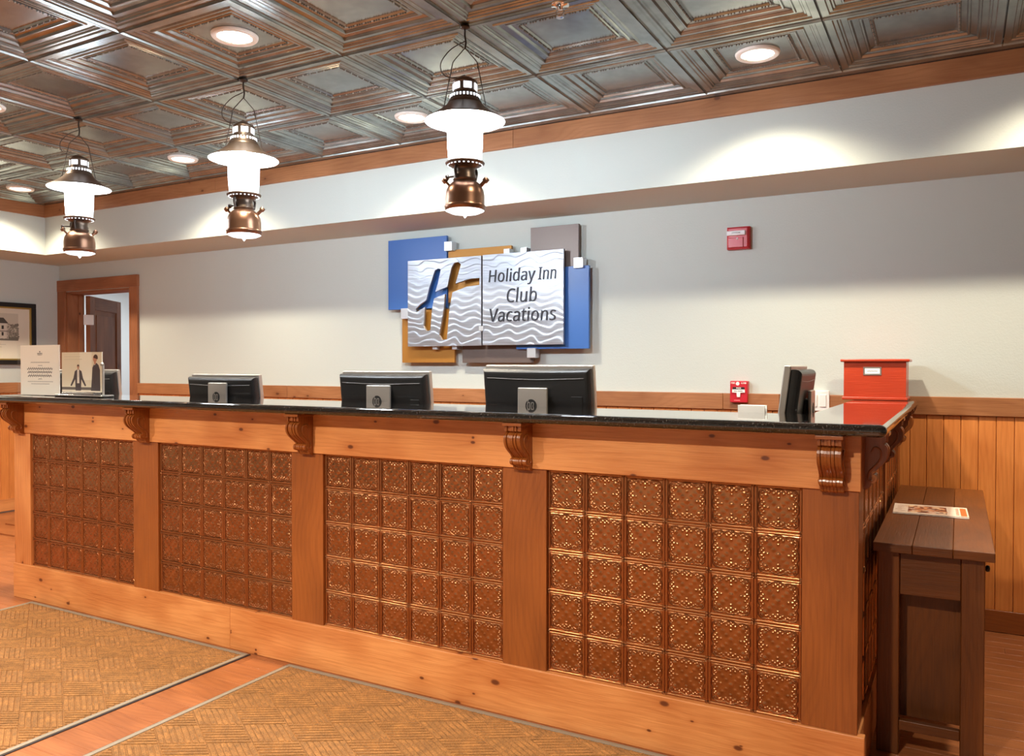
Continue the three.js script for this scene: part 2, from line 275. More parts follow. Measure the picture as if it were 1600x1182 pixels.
// ------------------------------------------------------------------ recessed ceiling lights
{
  const ringGeo = lathe([[0.074, -0.002], [0.078, 0.001], [0.092, 0.002], [0.097, -0.002], [0.1, -0.01], [0.1, -0.012], [0.096, -0.012]].map(([r, y]) => [r, -y - 0.012]).reverse(), 48);
  const wellGeo = lathe([[0.076, -0.002], [0.07, -0.0005]], 48);
  const lensGeo = new THREE.CylinderGeometry(0.078, 0.078, 0.004, 40); lensGeo.translate(0, -0.002, 0);
  const tabGeo = merged([0, 1, 2].map((k) => { const g = new THREE.BoxGeometry(0.012, 0.004, 0.008); g.translate(0.07, -0.006, 0); g.rotateY(k * 2.1 + 0.5); return g; }));
  const lensMat = std({ color: 0xffffff, emissive: new THREE.Color(1, 0.93, 0.82), emissiveIntensity: 6 });
  const where = { };
  const spots = [];
  for (const c of [-4, -1, 2, 5, 7]) { spots.push([c, 3]); if (c < 6) spots.push([c, 1]); }
  for (const c of [-1, 2, 5]) spots.push([c, -3]);
  const lab = {
    '-4,3': 'recessed round downlight nearest the inside corner of the wooden ceiling band', '-1,3': 'recessed round downlight near the wooden band above the office doorway side',
    '2,3': 'recessed round downlight beside the lantern that hangs before the wall sign', '5,3': 'recessed round downlight by the wooden band above the red wall strobe',
    '2,1': 'large recessed round downlight between two hanging lanterns', '-1,1': 'recessed round downlight on the lobby side beyond the lantern nearest the corner',
  };
  for (const [c, r] of spots) {
    const g = group('recessed_downlight', TX0 + (c + 0.5) * T, CEIL + 0.035, TZ0 - (r + 0.5) * T);
    const k = c + ',' + r;
    tag(g, lab[k] || 'recessed round downlight in the metal ceiling farther out over the lobby', 'downlight', lab[k] ? 'downlights over the desk' : 'downlights over the lobby');
    mesh('trim_ring', ringGeo, M.white, g); mesh('reflector', wellGeo, M.chrome, g); const l = mesh('lens', lensGeo, lensMat, g); l.castShadow = false; mesh('spring_tab', tabGeo, M.silver, g);
    const s = new THREE.SpotLight(r < 0 ? LOBBY_COLOR : CAN_COLOR, r < 0 ? LOBBY_POWER : CAN_POWER, 0, CAN_ANGLE, r < 0 ? 0.15 : CAN_PENUMBRA, 2); s.position.set(0, -0.02, 0); s.target.position.set(0, -2, 0); s.castShadow = true; s.shadow.radius = 2.2; g.add(s); g.add(s.target);
  }
}

// ------------------------------------------------------------------ reception desk
const PX = [-4.394, -3.2848, -2.1839, -1.0818], PWD = 0.9144, TS = 0.1524, YT = 0.96, YB = 0.198;
{
  const XE = -4.555, ZBK = ZB + 0.03;
  const desk = group('reception_desk', 0, 0, 0); tag(desk, 'long orange wood reception desk faced with embossed copper tile panels', 'desk');
  mesh('body', merged([bx(XE + 0.01, -0.02, 0, CT - 0.04, -0.34, -0.012, 0), bx(-0.2, -0.02, 0, CT - 0.04, ZBK, -0.34, 0)]), M.stile, desk);
  // boards of the front
  for (const [a, b] of [[XE, -2.7605], [-2.7595, 0.022]]) mesh('base_board', bx(a, b, 0, YB, -0.012, 0.022, 0.003, 'x'), M.alder, desk);
  for (const [a, b] of [[XE - 0.012, 0.006]]) mesh('apron', bx(a, b, YT, CT - 0.037, -0.012, 0.02, 0.003, 'x'), M.alder, desk);
  const st = [[XE, PX[0]], [PX[0] + PWD, PX[1]], [PX[1] + PWD, PX[2]], [PX[2] + PWD, PX[3]], [PX[3] + PWD, 0]];
  st.forEach(([a, b], i) => mesh('stile', bx(a, b, YB, YT, -0.012, i === 4 ? 0.012 : 0.012, 0.002, 'y'), i === 0 ? M.alder : M.stile, desk));
  // copper tiles
  const prof = [[0, 0], [0.0105, 0.0], [0.0125, 0.0008]];
  const bead = []; // half-round bars along the four edges
  for (let k = 0; k < 4; k++) { const c = new THREE.CylinderGeometry(0.0044, 0.0044, TS - 0.012, 9, 1, true, 0, Math.PI); c.rotateY(-Math.PI / 2); c.rotateZ(Math.PI / 2); c.translate(0, TS / 2 - 0.0052, 0); c.rotateZ(k * Math.PI / 2); const uv = c.attributes.uv; for (let i = 0; i < uv.count; i++) uv.setXY(i, 0.01, 0.01); bead.push(c); }
  const tile = merged([nested(TS, TS, prof), ...bead]);
  const nub = new THREE.SphereGeometry(0.0062, 10, 6); nub.scale(1, 1, 0.7);
  const tileG = merged([tile, ...[[-1, -1], [1, -1], [1, 1], [-1, 1]].map(([a, b]) => { const g = nub.clone(); g.translate(a * (TS / 2 - 0.005), b * (TS / 2 - 0.005), 0.0022); return g; })]);
  const panel = (parent, x, y, z, cols, turn) => {
    const p = mesh('copper_panel', bx(0, cols * TS, 0, 5 * TS, -0.006, -0.001, 0), M.copperEdge, parent); p.position.set(x, y, z); p.rotation.y = turn;
    for (let r = 0; r < 5; r++) for (let c = 0; c < cols; c++) { const t = mesh('tile', tileG, M.copper, p); t.position.set((c + 0.5) * TS, (r + 0.5) * TS, 0); }
  };
  for (const x of PX) panel(desk, x, YB, -0.004, 6, 0);
  // side toward the small table
  mesh('side_apron', bx(-0.02, 0.006, YT, CT - 0.037, ZBK, -0.0125, 0.003, 'z'), M.stile, desk);
  mesh('side_base_board', bx(-0.02, 0.006, 0, YB, ZBK, -0.0125, 0.003, 'z'), M.alder, desk);
  for (const [a, b] of [[-0.12, -0.0125], [-1.12, -1.035], [ZBK, -2.0]]) mesh('side_stile', bx(-0.02, 0.0, YB, YT, Math.min(a, b), Math.max(a, b), 0.002, 'y'), M.stile, desk);
  panel(desk, -0.012, YB, -0.121, 6, Math.PI / 2); panel(desk, -0.012, YB, -1.121, 5, Math.PI / 2);
  mesh('side_stile', bx(-0.02, 0, YB, YT, -2.0, -1.884, 0.002, 'y'), M.stile, desk);
  // corbels: fluted S scroll brackets
  const corbel = (depth, width) => {
    const H = 0.172, sc = depth / 0.1;
    const prof = (k, back) => {
      const s = new THREE.Shape(); const X = (v) => v * sc * k;
      s.moveTo(0, 0); s.lineTo(X(0.092), 0); s.lineTo(X(0.092), -0.018); s.lineTo(X(0.08), -0.024);
      s.bezierCurveTo(X(0.112), -0.034, X(0.104), -0.07, X(0.08), -0.088);
      s.bezierCurveTo(X(0.06), -0.104, X(0.044), -0.112, X(0.036), -0.124);
      s.bezierCurveTo(X(0.056), -0.122, X(0.062), -0.146, X(0.04), -0.15);
      s.lineTo(X(0.028), -0.153); s.lineTo(X(0.022), -0.166); s.lineTo(X(0.008), -H); s.lineTo(0, -H); s.closePath(); return s;
    };
    const list = [], n = 7, w = width / n;
    for (let i = 0; i < n; i++) {
      const k = [1, 0.93, 0.985, 1.03, 0.985, 0.93, 1][i];
      const g = new THREE.ExtrudeGeometry(prof(k), { depth: w - 0.0018, bevelEnabled: true, bevelSize: 0.0012, bevelThickness: 0.0009, bevelSegments: 1, curveSegments: 8 });
      g.translate(0, 0, -width / 2 + i * w + 0.0009); list.push(metreUV(g, 'y'));
    }
    for (const z of [-width / 2 - 0.001, width / 2 + 0.001]) {
      const q = tube([[0.03, -0.052, z], [0.045, -0.036, z], [0.068, -0.044, z], [0.07, -0.07, z], [0.045, -0.096, z], [0.02, -0.118, z], [0.018, -0.14, z], [0.036, -0.142, z], [0.038, -0.132, z]].map(([a, b, c]) => [a * sc, b, c]), 0.0034, 40, 6); list.push(metreUV(q, 'y'));
    }
    const g = merged(list); return g;
  };
  const cf = corbel(0.1, 0.07); cf.rotateY(-Math.PI / 2); // depth toward +z
  const cpad = cbx(0.082, 0.012, 0.104, 0.002, 'x');
  for (const x of [-4.474, -3.372, -2.268, -1.172, -0.075]) { const m = mesh('corbel', cf, M.corbel, desk); m.position.set(x, CT - 0.049, 0.018); const p = mesh('cap', cpad, M.corbel, m); p.position.set(0, 0.006, 0.052); }
  const cs = corbel(0.068, 0.07), cpad2 = cbx(0.072, 0.012, 0.082, 0.002, 'z');
  for (const z of [-0.125, -0.93, -1.72]) { const m = mesh('corbel', cs, M.corbel, desk); m.position.set(0.005, CT - 0.049, z); const p = mesh('cap', cpad2, M.corbel, m); p.position.set(0.036, 0.006, 0); }

  // granite top with a rounded nose: front run and the return to the wall
  const s = new THREE.Shape(), r = 0.02, x0 = -4.66, x1 = 0.085, zf = 0.13, zb = -0.36, xi = -0.215, ze = ZB + 0.03;
  s.moveTo(x0, -zf + r); s.absarc(x0 + r, -zf + r, r, Math.PI, Math.PI * 1.5, false); s.lineTo(x1 - r, -zf); s.absarc(x1 - r, -zf + r, r, -Math.PI / 2, 0, false);
  s.lineTo(x1, -ze); s.lineTo(xi, -ze); s.lineTo(xi, -zb); s.lineTo(x0, -zb); s.closePath();
  const bev = 0.0175, tg = new THREE.ExtrudeGeometry(s, { depth: 0.002, bevelEnabled: true, bevelThickness: bev, bevelSize: bev, bevelOffset: -bev, bevelSegments: 6, curveSegments: 10 });
  tg.rotateX(-Math.PI / 2); // shape y becomes -z
  tg.scale(1, 1, 1); tg.translate(0, CT - bev - 0.002, 0);
  tag(mesh('granite_countertop', metreUV(tg, 'x'), M.granite), 'polished black granite countertop with rounded edge on the reception desk', 'countertop');
  // staff worktop behind
  const sw = group('staff_worktop', 0, 0, 0); tag(sw, 'low staff worktop behind the reception desk carrying the monitors', 'worktop');
  mesh('top', bx(-4.5, -0.205, 0.86, 0.89, -1.1, -0.342, 0.003, 'x'), M.stile, sw);
  for (const x of [-4.48, -3.2, -1.9, -0.6]) mesh('support_panel', bx(x, x + 0.03, 0, 0.86, -1.05, -0.345, 0.002, 'y'), M.stile, sw);
}

// ------------------------------------------------------------------ floor mats
function carpet(x0, x1, z0, z1, label) {
  const g = group('carpet', 0, 0, 0); tag(g, label, 'carpet', 'ribbed entrance mats');
  const tone = dataTex(256, 256, (u, v) => { const q = 0.82 + 0.36 * (vn(u * 128, v * 128, 128, 128, 131) - 0.5) + 0.2 * (vn(u * 12, v * 12, 12, 12, 132) - 0.5); return [170 * q, 116 * q, 61 * q]; }, true, 0.3, 0.3);
  const pile = std({ map: tone, roughness: 0.95 }), edge = std({ color: 0x8d8170, roughness: 0.6 }), lip = std({ color: 0x2c2226, roughness: 0.6 });
  const e = 0.028;
  mesh('backing', bx(x0 + e, x1 - e, 0.0005, 0.004, z0 + e, z1 - 0.001, 0), pile, g);
  const frame = (a, b, h, m, n) => { mesh(n, bx(x0 + a, x1 - a, 0.0004, h, z0 + a, z0 + b, 0.001), m, g); mesh(n, bx(x0 + a, x0 + b, 0.0004, h, z0 + b, z1, 0.001), m, g); mesh(n, bx(x1 - b, x1 - a, 0.0004, h, z0 + b, z1, 0.001), m, g); };
  frame(0, 0.007, 0.004, lip, 'edge_lip'); frame(0.007, e, 0.007, edge, 'edge_binding');
  // ribs laid basket-wise on a rhombic grid
  const A = [0.14, -0.085], B = [0.14, 0.085], O = [-2.065, 0.412], P = [], N = 7;
  const X0 = x0 + e + 0.001, X1 = x1 - e - 0.001, Z0 = z0 + e + 0.001, Z1 = z1;
  const quad = (a, b, c, d) => P.push(...a, ...b, ...c, ...a, ...c, ...d);
  for (let i = -40; i < 40; i++) for (let j = -40; j < 40; j++) {
    const cx = O[0] + (i + 0.5) * A[0] + (j + 0.5) * B[0], cz = O[1] + (i + 0.5) * A[1] + (j + 0.5) * B[1];
    if (cx < X0 - 0.15 || cx > X1 + 0.15 || cz < Z0 - 0.1 || cz > Z1 + 0.1) continue;
    const alongB = ((i + j) % 2 + 2) % 2 === 0, S = alongB ? A : B, D = alongB ? B : A, ox = O[0] + i * A[0] + j * B[0], oz = O[1] + i * A[1] + j * B[1];
    for (let k = 0; k < N; k++) {
      const f = (k + 0.5) / N, px = ox + S[0] * f, pz = oz + S[1] * f; let t0 = 0.01, t1 = 0.99;
      const clip = (p, d, lo, hi) => { const a = (lo - p) / d, b = (hi - p) / d; t0 = Math.max(t0, Math.min(a, b)); t1 = Math.min(t1, Math.max(a, b)); };
      clip(px, D[0], X0 + 0.008, X1 - 0.008); clip(pz, D[1], Z0 + 0.005, Z1);
      if (t1 - t0 < 0.04) continue;
      const w = 0.39 / N, hx = S[0] * w, hz = S[1] * w, v = (t, s, y) => [px + D[0] * t + hx * s, y, pz + D[1] * t + hz * s];
      const y0 = 0.004, y1 = 0.0078, q = 0.84;
      const a = v(t0, -1, y0), b = v(t1, -1, y0), c = v(t1, 1, y0), d = v(t0, 1, y0), a1 = v(t0 + 0.015, -q, y1), b1 = v(t1 - 0.015, -q, y1), c1 = v(t1 - 0.015, q, y1), d1 = v(t0 + 0.015, q, y1);
      const up = alongB;
      const Q = (m, n, o, p) => (up ? quad(m, n, o, p) : quad(m, p, o, n));
      Q(a1, b1, c1, d1); Q(a, b, b1, a1); Q(b, c, c1, b1); Q(c, d, d1, c1); Q(d, a, a1, d1);
    }
  }
  const rg = new THREE.BufferGeometry(); rg.setAttribute('position', new THREE.Float32BufferAttribute(P, 3)); rg.computeVertexNormals();
  const ny = rg.attributes.normal; if (ny.getY(0) < 0) { for (let k = 0; k < P.length; k += 9) for (let c = 0; c < 3; c++) { const t = P[k + 3 + c]; P[k + 3 + c] = P[k + 6 + c]; P[k + 6 + c] = t; } rg.setAttribute('position', new THREE.Float32BufferAttribute(P, 3)); rg.computeVertexNormals(); }
  const m = mesh('ribs', metreUV(rg, 'x'), pile, g); m.userData.kind = 'stuff';
}
carpet(-4.34, -2.607, 0.036, 2.25, 'ribbed tan mat lying before the desk end with the sign cards');
carpet(-2.365, -0.12, 0.036, 2.25, 'ribbed tan mat lying before the desk end beside the small dark table');

// ------------------------------------------------------------------ hanging lanterns
const lanternBits = (() => {
  const bronze = std({ color: 0x6b5d52, metalness: 0.85, roughness: 0.36 }), copper = std({ color: 0x8d6a55, metalness: 0.92, roughness: 0.3 }), dark = std({ color: 0x4b423d, metalness: 0.8, roughness: 0.38 });
  const enamel = std({ color: 0xf4f2ee, roughness: 0.4 });
  const glow = std({ color: 0xffffff, emissive: LANTERN_COLOR, emissiveIntensity: 7 }), soft = std({ color: 0xffffff, emissive: LANTERN_COLOR, emissiveIntensity: 1.6 });
  return { bronze, copper, dark, enamel, glow, soft };
})();
function makeLantern() {
  const { bronze, copper, dark, enamel, glow, soft } = lanternBits, g = new THREE.Group();
  const add = (n, geo, m, p = g) => mesh(n, geo, m, p);
  add('hook', tube([[0, 0.765, 0], [0, 0.72, 0], [0.004, 0.695, 0], [0, 0.668, 0]], 0.004, 16, 6), dark);
  add('hook_plate', lathe([[0, 0.76], [0.022, 0.76], [0.02, 0.752], [0.008, 0.748], [0, 0.748]], 20), dark);
  for (const s of [-1, 1]) { add('wire', new THREE.TubeGeometry((() => { const c = new THREE.CurvePath(); const p = [[0, 0.672], [0.05 * s, 0.615], [0.088 * s, 0.425]].map(([x, y]) => new THREE.Vector3(x, y, 0)); c.add(new THREE.LineCurve3(p[0], p[1])); c.add(new THREE.LineCurve3(p[1], p[2])); return c; })(), 24, 0.0022, 6), dark); add('lug', (() => { const q = new THREE.TorusGeometry(0.007, 0.002, 6, 14); q.translate(0.088 * s, 0.42, 0); return q; })(), dark); }
  add('cord', tube([[0, 0.70, 0], [-0.06, 0.66, 0.01], [-0.10, 0.60, 0.012], [-0.085, 0.555, 0.012], [-0.03, 0.548, 0.006], [0, 0.56, 0], [0.004, 0.548, 0]], 0.0022, 40, 6), dark);
  add('chimney_cap', lathe([[0, 0.556], [0.012, 0.554], [0.03, 0.546], [0.05, 0.534], [0.053, 0.528], [0.05, 0.524], [0.046, 0.522], [0.046, 0.494], [0.05, 0.49], [0.05, 0.486], [0.047, 0.482], [0.054, 0.478], [0.06, 0.472], [0.062, 0.462], [0.064, 0.455], [0.068, 0.45], [0.072, 0.442], [0.074, 0.432]], 40), bronze);
  for (let k = 0; k < 6; k++) { const b = bx(-0.017, 0.017, 0.495, 0.521, 0.0445, 0.0485, 0.001); b.rotateY(k * Math.PI / 3 + 0.3); add('cap_window', b, soft); }
  const teeth = []; for (let k = 0; k < 26; k++) { const b = new THREE.BoxGeometry(0.007, 0.011, 0.003); b.translate(0, 0.468, 0.061); b.rotateY(k * Math.PI / 13); teeth.push(b); }
  add('vent_slots', merged(teeth), soft);
  add('shade', lathe([[0.072, 0.44], [0.082, 0.428], [0.11, 0.405], [0.14, 0.386], [0.165, 0.373], [0.167, 0.37], [0.165, 0.3685]], 56), bronze);
  add('shade_lining', lathe([[0.165, 0.3683], [0.14, 0.381], [0.11, 0.4], [0.08, 0.423], [0.03, 0.43], [0, 0.43]], 56), enamel);
  const ch = add('glass_chimney', lathe([[0.069, 0.4], [0.0735, 0.385], [0.0745, 0.34], [0.0735, 0.27], [0.069, 0.215], [0.066, 0.2], [0, 0.2]], 40), glow); ch.castShadow = false;
  add('gallery', lathe([[0.05, 0.2], [0.078, 0.202], [0.082, 0.198], [0.08, 0.193], [0.06, 0.184], [0.048, 0.176], [0.042, 0.17], [0.044, 0.15], [0.047, 0.146], [0.046, 0.135], [0.05, 0.128], [0.04, 0.122]], 40), bronze);
  const tt = []; for (let k = 0; k < 24; k++) { const b = new THREE.BoxGeometry(0.007, 0.008, 0.003); b.rotateX(-0.6); b.translate(0, 0.1895, 0.0705); b.rotateY(k * Math.PI / 12); tt.push(b); }
  add('gallery_slots', merged(tt), soft);
  for (const a of [0.6, 2.2, 4.0]) { const q = tube([[0.05, 0.182, 0], [0.056, 0.165, 0], [0.05, 0.13, 0]], 0.006, 10, 8); q.rotateY(a); add('burner_pipe', q, dark); }
  add('fuel_tank', lathe([[0.035, 0.128], [0.05, 0.12], [0.066, 0.106], [0.077, 0.086], [0.081, 0.062], [0.081, 0.026], [0.085, 0.022], [0.086, 0.016], [0.083, 0.013], [0.083, 0.006], [0.076, 0.003]], 48), copper);
  const vk = (n, ang, len, r0, r1) => { const q = lathe([[0, 0], [r0, 0], [r0, len * 0.6], [r1, len * 0.62], [r1, len], [0, len]], 14); q.rotateZ(-Math.PI / 4.2); q.translate(0.062, 0.104, 0); q.rotateY(ang); add(n, q, copper); };
  vk('filler_cap', 0.1, 0.045, 0.008, 0.012); vk('pump_knob', Math.PI - 0.1, 0.04, 0.005, 0.012);
  const va = lathe([[0, 0], [0.004, 0], [0.004, 0.045], [0.011, 0.047], [0.011, 0.053], [0, 0.053]], 12); va.rotateZ(-Math.PI / 2); va.translate(0.04, 0.15, 0); va.rotateY(2.6); add('valve', va, dark);
  const base = add('base_glass', lathe([[0.076, 0.003], [0.08, 0.001], [0.06, -0.008], [0.03, -0.012], [0, -0.013]], 40), soft); base.castShadow = false;
  add('finial', lathe([[0.008, -0.012], [0.009, -0.018], [0.004, -0.026], [0, -0.03]], 14), soft);
  return g;
}
{
  const z = TZ0 - 2 * T, labels = ['hanging camping lantern nearest the inside corner of the wooden ceiling band', 'hanging camping lantern between the two other lanterns', 'hanging camping lantern in front of the blue and silver wall sign'];
  const proto = makeLantern();
  [0, 2, 4].forEach((c, i) => {
    const g = i ? proto.clone() : proto; g.name = numbered('hanging_lantern'); g.position.set(TX0 + c * T + [0.012, 0.024, 0.004][i], 1.99, z); g.rotation.y = [1.25, 0.62, 0.5][i]; scene.add(g);
    tag(g, labels[i], 'lantern', 'lanterns hung over the desk');
    const p = new THREE.PointLight(LANTERN_COLOR, LANTERN_POWER, 0, 2); p.position.set(0, 0.3, 0); p.castShadow = true; p.shadow.radius = 2.5; g.add(p);
    const s = new THREE.SpotLight(LANTERN_COLOR, 1.0, 0, 1.3, 0.6, 2); s.position.set(0, -0.035, 0); s.target.position.set(0, -2, 0); s.castShadow = true; s.shadow.radius = 2; g.add(s); g.add(s.target);
  });
}
// sprinkler
{
  const g = group('fire_sprinkler', -1.1, CEIL, -0.138); tag(g, 'chrome fire sprinkler head hanging from the metal ceiling', 'sprinkler');
  mesh('escutcheon', lathe([[0.036, 0], [0.034, -0.006], [0.014, -0.01], [0.012, -0.02], [0, -0.02]], 24), M.chrome, g);
  mesh('frame_arm', tube([[-0.012, -0.018, 0], [-0.016, -0.03, 0], [0, -0.048, 0], [0.016, -0.03, 0], [0.012, -0.018, 0]], 0.003, 20, 6), M.chrome, g);
  mesh('deflector', lathe([[0, -0.047], [0.014, -0.048], [0.015, -0.05], [0, -0.05]], 20), M.chrome, g);
}

// ------------------------------------------------------------------ wall sign
const fonts = new FontLoader();
const fReg = await fonts.loadAsync('fonts/droid/droid_sans_regular.typeface.json'), fBold = await fonts.loadAsync('fonts/droid/droid_sans_bold.typeface.json');
function text(str, font, h, w, d, shear = 0) { // cap height h, width w
  const g = new TextGeometry(str, { font, size: 1, depth: 0.01, curveSegments: 5 }); g.computeBoundingBox();
  const b = g.boundingBox, hg = new TextGeometry('H', { font, size: 1, depth: 0.01 }); hg.computeBoundingBox(); const k = h / hg.boundingBox.max.y; g.translate(-b.min.x, 0, 0);
  const sx = w / (b.max.x - b.min.x); g.scale(sx, k, d / 0.01);
  const p = g.attributes.position; for (let i = 0; i < p.count; i++) p.setX(i, p.getX(i) + shear * p.getY(i)); g.computeVertexNormals(); return g;
}
{
  const s = group('wall_sign', -2.55, 1.79, ZB); tag(s, 'layered blue, gold and silver wall sign with a script H and lettering', 'sign');
  const X = (x) => x + 2.55, Y = (y) => y - 1.79;
  const paint = (c, r = 0.4) => std({ color: c, roughness: r });
  const brush = dataTex(256, 256, (u, v) => { const q = 205 + 30 * (vn(u * 6, v * 200, 6, 200, 141) - 0.5); return [q * 0.86, q * 0.88, q * 0.92]; });
  const blue = paint(0x3866ac, 0.35), gold = std({ color: 0xb07a34, metalness: 0.35, roughness: 0.42 }), taupe = std({ color: 0x6f625c, metalness: 0.4, roughness: 0.4 });
  const board = (n, x0, x1, y0, y1, z0, m) => mesh(n, bx(X(x0), X(x1), Y(y0), Y(y1), z0, z0 + 0.022, 0.0015), m, s);
  board('blue_board', -3.37, -2.86, 1.755, 2.258, 0.036, blue); board('gold_board', -2.856, -2.352, 1.79, 2.155, 0.024, gold); board('taupe_board', -2.2, -1.855, 1.9, 2.256, 0.036, taupe);
  board('gold_board', -3.25, -2.8, 1.371, 1.745, 0.03, gold); board('taupe_board', -2.735, -2.185, 1.369, 1.6, 0.03, taupe); board('blue_board', -2.3, -1.777, 1.459, 1.985, 0.05, blue);
  for (const [x, y] of [[-3.1, 1.9], [-2.6, 2.0], [-2.0, 2.15], [-3.0, 1.55], [-2.45, 1.5], [-2.0, 1.7]]) mesh('standoff', bx(X(x) - 0.015, X(x) + 0.015, Y(y) - 0.015, Y(y) + 0.015, 0, 0.04, 0.001), M.silver, s);
  // wave-pressed metal plates
  const waves = dataTex(512, 512, (u, v) => {
    const w = v * 13 + 0.3 * Math.sin(6.283 * (3 * u + 0.6 * vn(u * 3, v * 6, 3, 6, 151))) + 0.05 * Math.sin(6.283 * 7 * u) + 0.8 * vn(u * 4, v * 5, 4, 5, 153);
    const f = w - Math.floor(w), h = f < 0.75 ? f / 0.75 : (1 - f) / 0.25; const q = 255 * (0.5 - 0.5 * Math.cos(Math.PI * h)); return [q, q, q];
  }, false, 0.6, 0.6);
  const metal = std({ map: brush, metalness: 0.8, roughness: 0.36, bumpMap: waves, bumpScale: 0.0013 });
  const hp = [[444, 405], [424, 400], [402, 412], [366, 520], [340, 618], [300, 646], [264, 682], [270, 704], [330, 668], [322, 800], [342, 836], [370, 828], [382, 680], [396, 610], [435, 592], [472, 578], [462, 690], [432, 862], [452, 896], [486, 894], [502, 700], [524, 566], [620, 528], [706, 516], [706, 466], [640, 472], [546, 504], [583, 372], [564, 354], [538, 360], [518, 390], [488, 526], [440, 545], [406, 562], [424, 500]];
  const hx = (px, py) => [X(-3.157 + (px - 208) * (0.611 / 512)), Y(2.092 - ((py - (348 - (px - 205) * 0.0705)) * 0.605 / (592 + (px - 205) * 0.06)))];
  const plateL = new THREE.Shape([[-3.157, 1.486], [-2.549, 1.486], [-2.549, 2.091], [-3.157, 2.091]].map(([x, y]) => new THREE.Vector2(X(x), Y(y))));
  plateL.holes.push(new THREE.Path(hp.map(([a, b]) => new THREE.Vector2(...hx(a, b)))));
  const ex = (sh) => { const g = new THREE.ExtrudeGeometry(sh, { depth: 0.016, bevelEnabled: true, bevelSize: 0.001, bevelThickness: 0.001, bevelSegments: 1 }); g.translate(0, 0, 0.092); return metreUV(g, 'x', 0.1, 0.2); };
  mesh('silver_plate', ex(plateL), metal, s);
  const plateR = new THREE.Shape([[-2.537, 1.488], [-1.937, 1.488], [-1.937, 2.093], [-2.537, 2.093]].map(([x, y]) => new THREE.Vector2(X(x), Y(y))));
  const pr = mesh('silver_plate', ex(plateR), metal, s);
  const inkMat = std({ color: 0x26262e, roughness: 0.4, metalness: 0.3 });
  const word = (str, x0, x1, y, h, sh = 0.1) => { const g = text(str, fReg, h, x1 - x0 - sh * h, 0.006, sh); g.translate(X(x0), Y(y), 0.1085); mesh('lettering', g, inkMat, pr); };
  word('Holiday', -2.489, -2.135, 1.908, 0.08); word('Inn', -2.118, -1.983, 1.908, 0.08); word('Club', -2.353, -2.122, 1.769, 0.09); word('Vacations', -2.49, -1.985, 1.644, 0.086);
  for (const [x, y, w] of [[-2.829, 2.178, 0.064], [-3.197, 1.722, 0.075], [-2.364, 2.105, 0.045], [-2.236, 2.104, 0.045], [-1.843, 2.003, 0.066], [-2.178, 1.434, 0.064], [-2.94, 1.482, 0.04], [-2.776, 1.481, 0.04], [-2.545, 1.6, 0.034]])
    mesh('connector_block', bx(X(x) - w / 2, X(x) + w / 2, Y(y) - w / 2, Y(y) + w / 2, 0.03, w < 0.036 ? 0.118 : 0.09, 0.002), std({ color: 0xd3d8de, metalness: 0.6, roughness: 0.3 }), s);
}

